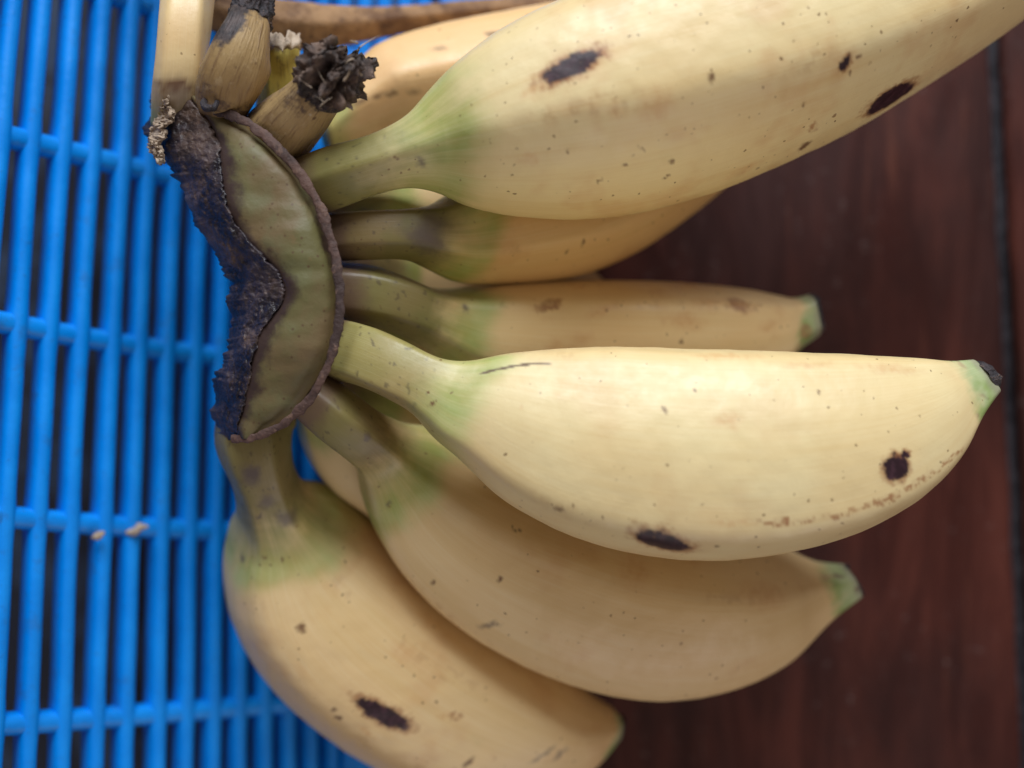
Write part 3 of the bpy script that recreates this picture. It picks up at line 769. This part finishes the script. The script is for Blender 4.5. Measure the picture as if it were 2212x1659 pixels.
# ------------------------------------------------------------------ crown
ST = np.array([  # L, M, R
 [333,188, 388,186, 438,212],[322,245,430,236,485,240],[318,302,468,292,548,280],[382,385,480,372,640,372],[415,470,490,442,690,452],[455,532,533,515,712,520],
 [488,600,602,590,728,600],[496,668,612,650,731,665],[494,740,560,722,722,745],[464,815,538,828,692,820],[463,880,522,888,648,884],[468,928,512,924,595,922],[480,952,520,948,548,948]], float)
def crown_mesh():
    n = 150
    r, ts, _ = catmull(ST, n)
    skin_v, skin_f, edge = [], [], []
    prof = [(-0.06, 6.60), (0.0, 6.74), (0.06, 6.79), (0.16, 6.83), (0.3, 6.86), (0.45, 6.87), (0.6, 6.86), (0.75, 6.83), (0.88, 6.76), (0.97, 6.60), (1.03, 6.2), (1.0, 5.7), (0.6, 5.1), (0.1, 5.2), (-0.06, 5.8)]
    k = len(prof)
    for i in range(n):
        t = ts[i]
        hgt = -0.55*abs(2*t-1)**2.5 - (0.25 if t < 0.2 else 0)*(0.2-t)/0.2
        for (s, z) in prof:
            px = r[i, 2] + (r[i, 4]-r[i, 2])*s; py = r[i, 3] + (r[i, 5]-r[i, 3])*s
            v = P(px, py, z + hgt + (0.12*noise.noise(Vector((px*0.010, py*0.010, 4))) + 0.03*noise.noise(Vector((px*0.03, py*0.03, 7))) if 0.03 < s < 0.95 else 0))
            skin_v.append(v)
            e = max(0.0, 1 - s/0.5) if s < 0.5 else max(0.0, 1 - (1-s)/0.20)  # browned border at the cut; painted crevice shade along the ridge
            edge.append(min(1, e))
    for i in range(n-1):
        for j in range(k):
            a, b = i*k+j, i*k+(j+1) % k
            skin_f.append((a, a+k, b+k, b))
    skin_f.append(tuple(range(k))); skin_f.append(tuple(range((n-1)*k, n*k))[::-1])
    c = mesh_obj('crown', skin_v, skin_f, M_CROWN, hand, attrs={'edge': edge})
    c.matrix_parent_inverse = HI
    c['label'] = 'olive tan crescent crown joining the stalks'
    # dried cut face
    n, m_ = 420, 70
    r, ts, _ = catmull(ST, n)
    vs, fs = [], []
    for i in range(n):
        t = ts[i]
        hgt = -0.55*abs(2*t-1)**2.5 - (0.25 if t < 0.2 else 0)*(0.2-t)/0.2
        jag = 16*noise.noise(Vector((t*22, 2, 0))) + 11*noise.noise(Vector((t*70, 5, 0))) + 3*noise.noise(Vector((t*170, 6, 0)))
        jin = 9*noise.noise(Vector((t*26, 8, 0))) + 7*noise.noise(Vector((t*80, 9, 0))) + 4*noise.noise(Vector((t*200, 4, 0)))
        for j in range(m_):
            s = j/(m_-6)
            sq = min(1, s); lx, ly = r[i, 0] + jag*(1-sq)**3, r[i, 1] + jag*0.3*(1-sq)**3
            if s <= 1:
                px = lx + (r[i, 2] + 5 + jin*s**4 - lx)*s; py = ly + (r[i, 3]-ly)*s
                z = 5.95 + 0.87*s**0.75 + 0.06*math.sin(s*math.pi) + hgt
                if s > 0.9: z -= 0.18*((s-0.9)/0.1)**2
                sc = math.sin(math.pi*min(1, s*1.02))
                q = np.array([px, py, z*100])*0.02
                z += (0.05*(noise.ridged_multi_fractal(Vector(q*0.6), 0.9, 2.0, 5, 1.0, 2.0)-1.0)*(0.4 + 0.9*min(1, max(0, (t-0.25)/0.2))) + 0.06*fbm(q, 1.2, 6, 3) + 0.028*fbm(q, 5.0, 2, 3))*(0.35+0.65*sc)
            else:
                px = r[i, 2] + 5 + jin + 6; py = r[i, 3]; z = 6.2 - (s-1)*8 + hgt
            vs.append(P(px, py, z))
        for zz in (5.5, 5.2):
            vs.append(P(r[i, 0] + 30, r[i, 1], zz + hgt*0.5))
    w = m_+2
    # ring order: top surface left->right then back underneath
    for i in range(n-1):
        for j in range(w):
            a, b = i*w+j, i*w+(j+1) % w
            fs.append((a, a+w, b+w, b))
    fs.append(tuple(range(w))); fs.append(tuple(range((n-1)*w, n*w))[::-1])
    f = mesh_obj('cut_face', vs, fs, M_CUT, c)
    f['label'] = 'rough blackened cut face of the crown'
    # brown corky ridge along the stalk bases
    path = np.array([[432,222,6.35],[470,238,6.5],[545,272,6.75],[600,320,6.85],[650,378,6.88],[692,450,6.9],[716,520,6.92],[731,600,6.95],[734,668,6.95],[724,742,6.92],[697,815,6.85],[655,878,6.72],[600,922,6.55],[545,946,6.4],[500,948,6.2]])
    n, m_ = 260, 26
    pr, ts, _ = catmull(path[:, [0, 1, 2]], n)
    pts = np.array([P(a[0] + 4*noise.noise(Vector((q*0.09, 1, 0))), a[1] + 3*noise.noise(Vector((q*0.12, 5, 0))), a[2] - 0.05) for q, a in enumerate(pr)])
    T = np.gradient(pts, axis=0); T /= np.linalg.norm(T, axis=1)[:, None]
    vs, fs = [], []
    for i in range(n):
        S = np.cross((0, 0, 1), T[i]); S /= np.linalg.norm(S); U = np.cross(T[i], S)
        wd = 0.00058*(1 + 0.30*noise.noise(Vector((ts[i]*14, 0, 0))) + 0.3*noise.noise(Vector((ts[i]*45, 3, 0)))) * (1.25 - 0.3*ts[i])
        for j in range(m_):
            a = 2*math.pi*j/m_
            v = pts[i] + (S*math.cos(a)*(1.15 + 0.2*noise.noise(Vector((ts[i]*22, 7, 0)))) + U*math.sin(a)*0.45)*wd
            v = v + (v-pts[i])*(0.20*fbm(v, 420, 3, 4) + 0.22*fbm(v, 1400, 5, 3))
            vs.append(v)
    for i in range(n-1):
        for j in range(m_):
            a, b = i*m_+j, i*m_+(j+1) % m_
            fs.append((a, b, b+m_, a+m_))
    g = mesh_obj('corky_ridge', vs, fs, M_RIDGE, c)
    g['label'] = 'thin brown corky ridge curving along the stalk bases'
    # pale ragged strip on the upper left edge of the cut
    ctrl = np.array([[352,196],[345,222],[352,246],[338,268],[330,292],[326,312],[340,336],[356,352]], float)
    n, m_ = 150, 14
    pr, ts, _ = catmull(ctrl, n)
    vs, fs = [], []
    for i in range(n):
        t = ts[i]; wd = 30*(math.sin(math.pi*min(1, t*1.05+0.02))**0.5)*(1 + 0.5*noise.noise(Vector((t*9, 3, 1)))) + 3
        for j in range(m_):
            q_ = j/(m_-1)
            px = pr[i, 0] - 8 + wd*q_ + 6*noise.noise(Vector((t*14, q_*1.5, 5))) + 4*noise.noise(Vector((t*45, q_*2, 8)))
            py = pr[i, 1] + 5*noise.noise(Vector((t*22, q_*3, 2)))
            z = 6.0 + 0.30*q_ + 0.10*noise.noise(Vector((t*12, q_*2.5, 11))) + 0.06*noise.noise(Vector((t*40, q_*5, 4))) - 0.5*max(0, q_-0.8)
            vs.append(P(px, py, z))
    for i in range(n-1):
        for j in range(m_-1):
            a = i*m_+j; fs.append((a, a+m_, a+m_+1, a+1))
    fl = mesh_obj('torn_edge', vs, fs, M_FIBRE, c)
    so = fl.modifiers.new('thick', 'SOLIDIFY'); so.thickness = 0.0006
    fl['label'] = 'pale ragged torn edge of the cut'
    # curled black knob where the ridge meets the upper stalks
    vs, fs = [], []; n, m_ = 70, 18
    for i in range(n):
        t = i/(n-1); an = -0.6 + t*5.2; rr = 17 - 7*t
        pc = np.array([452 + rr*math.cos(an), 222 + 0.9*rr*math.sin(an)]); w = (0.00034 + 0.0003*math.sin(math.pi*t))
        q_ = P(pc[0], pc[1], 6.75 + 0.12*math.sin(an))
        dr = np.array([math.cos(an), -math.sin(an), 0])
        for j in range(m_):
            a = 2*math.pi*j/m_
            v = q_ + (dr*math.cos(a) + np.array([0, 0, 1])*math.sin(a))*w
            vs.append(v + (v-q_)*0.45*fbm(v, 600, 8, 3))
    for i in range(n-1):
        for j in range(m_):
            a, b = i*m_+j, i*m_+(j+1) % m_
            fs.append((a, b, b+m_, a+m_))
    fs.append(tuple(range(m_))); fs.append(tuple(range((n-1)*m_, n*m_))[::-1])
    kn = mesh_obj('curled_scrap', vs, fs, M_CHAR, c); kn['label'] = 'curled black scrap at the upper end of the ridge'
    return c
crown_mesh()

# ------------------------------------------------------------------ withered stem behind
def withered():
    rows = [(430,-25,445,55,4.6),(520,-10,525,85,4.3),(600,-4,610,100,3.9),(700,6,705,100,3.5),(790,12,790,84,3.2),(900,8,900,64,2.9),(1020,-4,1015,50,2.6),(1150,-14,1145,38,2.3),(1300,-40,1290,10,2.0),(1420,-80,1405,-30,1.8)]
    o, info = loft('withered_stem', rows, (55, 100, 175, 240, 310), M_WITHER, None, 99, None, seed=41, ns=150, na=60, wst=0.9, lump=3.0, flat=0.8)
    tag(o, 'brown withered stem lying across the basket behind the bananas', 'stem')
withered()

# ------------------------------------------------------------------ blue basket
basket = tag(empty('plastic_basket', tuple(P(300, 830, 0.0))), 'blue plastic basket with open slatted wall beside the bananas', 'basket')
BI = Matrix.Translation(basket.location).inverted()
def wall_z(px):
    return max(0.35, 5.2 - 0.0064*px)
Y0 = np.array([34,98,166,230,294,350,405,460,512,562,612,660,706,752,798,842,886,928], float)
Y1 = np.array([-34,37,107,175,245,305,366,427,482,534,584,634,682,730,776,822,866,908], float)
Y2 = np.array([-84,-8,66,140,213,278,346,408,468,525,581,632,680,726,774,820,864,906], float)
NK = len(Y0)
def bar_x(k, py):
    t = py/1629.0
    if k < 0:
        k_, ex = 0, -k
        a, b, c = Y0[0]-66*ex, Y1[0]-71*ex, Y2[0]-77*ex
    else:
        a, b, c = Y0[k], Y1[k], Y2[k]
    # quadratic through rows 0, 0.5, 1
    return a*(2*t-1)*(t-1) + b*4*t*(1-t) + c*t*(2*t-1)
def rim_x(py):
    t = py/1629.0
    return 950 - 330*t + 118*t*t
def sweep(name, path, wid, dep, parent, mat, up=None, rounded=0.35):
    """rounded-rectangle section swept along path; widths may vary"""
    path = np.asarray(path); n = len(path)
    T = np.gradient(path, axis=0); T /= np.linalg.norm(T, axis=1)[:, None]
    N = WN
    sec = []
    for a in np.linspace(0, 2*np.pi, 14, endpoint=False):
        cx, sx = math.cos(a), math.sin(a)
        p = 2.0/ (2.0/rounded)
        sec.append((math.copysign(abs(cx)**rounded, cx), math.copysign(abs(sx)**rounded, sx)))
    k = len(sec); vs, fs = [], []
    for i in range(n):
        w = wid[i] if hasattr(wid, '__len__') else wid
        side = np.cross(N, T[i]); side /= np.linalg.norm(side); nn = np.cross(T[i], side)
        for (a, b) in sec:
            vs.append(path[i] + side*a*w + nn*(b*dep - dep))
    for i in range(n-1):
        for j in range(k):
            a, b = i*k+j, i*k+(j+1) % k
            fs.append((a, b, b+k, a+k))
    fs.append(tuple(range(k))[::-1]); fs.append(tuple(range((n-1)*k, n*k)))
    o = mesh_obj(name, vs, fs, mat, parent)
    o.matrix_parent_inverse = BI
    return o
slope = (P(800, 830, wall_z(800)) - P(0, 830, wall_z(0))); slope /= np.linalg.norm(slope)
WN = np.cross(slope, (0, 1, 0)); WN = WN/np.linalg.norm(WN)
if WN[2] < 0: WN = -WN
RIBS = [[(-330,-230),(0,-98),(350,10),(600,80),(960,170)], [(-330,200),(0,283),(200,333),(400,385),(650,440),(960,500)],
        [(-330,632),(0,692),(240,738),(480,770),(720,795),(960,815)], [(-330,1080),(0,1118),(250,1139),(500,1149),(720,1150),(960,1148)],
        [(-330,1592),(0,1573),(300,1552),(640,1522),(960,1490)], [(-330,2090),(0,2040),(640,1930),(960,1870)]]
rib_paths = []
for pts in RIBS:
    pts = np.array(pts, float)
    xs = np.linspace(-330, 960, 60)
    ys = np.interp(xs, pts[:, 0], pts[:, 1])
    # smooth
    for _ in range(40): ys[1:-1] = 0.25*ys[:-2] + 0.5*ys[1:-1] + 0.25*ys[2:]
    path = []
    for x, y in zip(xs, ys):
        if x <= rim_x(y) + 10: path.append(P(x, y, wall_z(x)))
    rib_paths.append((xs, ys))
    sweep('cross_rib', np.array(path) - WN*0.0004, 0.0020, 0.0024, basket, M_PLASTIC, rounded=0.75)
for k in range(-4, NK):
    path, wid = [], []
    for py in np.linspace(-320, 2080, 150):
        x = bar_x(k, py)
        if x > rim_x(py) + 6: continue
        # bars swell a little where they meet the cross ribs
        near = min(abs(py - np.interp(x, xs_, ys_)) for xs_, ys_ in rib_paths)
        p = P(x + 2.2*noise.noise(Vector((k*3.1, py*0.004, 2))), py, wall_z(x) + 0.02*noise.noise(Vector((k*2.3, py*0.006, 7))))
        path.append(p)
        wid.append(0.00168*(1 + 0.16*math.exp(-(near/40.0)**2)))
    if len(path) > 4:
        sweep('upright_slat', path, wid, 0.0032, basket, M_PLASTIC, rounded=0.78)
# solid rim along the table
path_o, vs, fs = [], [], []
n = 90
for i in range(n):
    py = -320 + 2400*i/(n-1)
    x = rim_x(py)
    a = P(x, py, wall_z(x))
    prof = [(0, -0.0035), (0, 0.0006), (0.0012, 0.0014), (0.010, 0.0004), (0.019, -0.0004), (0.0205, -0.0015), (0.0205, -0.0030), (0.019, -0.0034)]
    zb = a[2]
    for (dx, dz) in prof:
        z = max(0.0006, zb*(1 - dx/0.026) + dz)
        vs.append((a[0]+dx, a[1], z))
k = len(prof)
for i in range(n-1):
    for j in range(k):
        a, b = i*k+j, i*k+(j+1) % k
        fs.append((a, b, b+k, a+k))
fs.append(tuple(range(k))); fs.append(tuple(range((n-1)*k, n*k))[::-1])
rim = mesh_obj('rim', vs, fs, M_PLASTIC, basket); rim.matrix_parent_inverse = BI

# added navy sheet standing in for the shaded inside between the slats
m_ = NT('navy_gap_shade'); co_ = m_.obj()
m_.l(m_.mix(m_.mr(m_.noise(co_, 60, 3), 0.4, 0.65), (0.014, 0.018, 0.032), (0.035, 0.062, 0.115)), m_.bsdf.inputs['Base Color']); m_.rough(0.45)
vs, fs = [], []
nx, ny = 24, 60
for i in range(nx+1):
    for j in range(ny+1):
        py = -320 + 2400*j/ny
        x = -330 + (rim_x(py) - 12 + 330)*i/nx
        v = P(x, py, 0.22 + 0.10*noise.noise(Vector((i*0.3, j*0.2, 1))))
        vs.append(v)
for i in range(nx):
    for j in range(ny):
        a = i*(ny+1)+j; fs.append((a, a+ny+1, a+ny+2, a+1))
pan = mesh_obj('gap_shade_panel', vs, fs, m_.m, basket); pan.matrix_parent_inverse = BI
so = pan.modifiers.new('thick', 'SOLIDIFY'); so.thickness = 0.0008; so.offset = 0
pan['label'] = 'added dark navy sheet standing in for shade behind the slats'

# crumbs lying on the third visible rib
def crumb(px0, py0, px1, py1, w, label, seed):
    z = wall_z((px0+px1)/2) + 0.12
    a, b = P(px0, py0, z), P(px1, py1, z); vs, fs = [], []
    n, m_ = 14, 12; d = (b-a); ln = np.linalg.norm(d); d /= ln
    s = np.cross((0, 0, 1), d)
    for i in range(n):
        t = i/(n-1); rr = w*WREL*0.2/2212*math.sin(math.pi*min(max(t, 0.04), 0.96))**0.5
        for j in range(m_):
            an = 2*math.pi*j/m_
            v = a + d*ln*t + (s*math.cos(an) + np.array([0, 0, 0.7])*math.sin(an))*rr
            v = v + (v - a - d*ln*t)*0.8*fbm(v, 700, seed, 3)
            vs.append(v)
    for i in range(n-1):
        for j in range(m_):
            p, q = i*m_+j, i*m_+(j+1) % m_
            fs.append((p, q, q+m_, p+m_))
    fs.append(tuple(range(m_))[::-1]); fs.append(tuple(range((n-1)*m_, n*m_)))
    tag(mesh_obj('dried_crumb', vs, fs, M_FIBRE, None), label, 'crumb', 'dried crumbs on the basket')
crumb(272, 1152, 320, 1137, 9, 'larger pale dried crumb lying on the blue basket rib', 1)
crumb(198, 1162, 226, 1151, 8, 'smaller brownish dried crumb left of the larger one', 2)

bpy.context.view_layer.update()
# children made in world coordinates under a moved parent
def keep_world(o):
    for ch in o.children:
        if ch.matrix_parent_inverse == Matrix.Identity(4) and o.parent is None and o.type == 'EMPTY':
            ch.matrix_parent_inverse = o.matrix_world.inverted()
        keep_world(ch)
for o in list(scene.objects):
    if o.parent is None and o.type == 'EMPTY': keep_world(o)
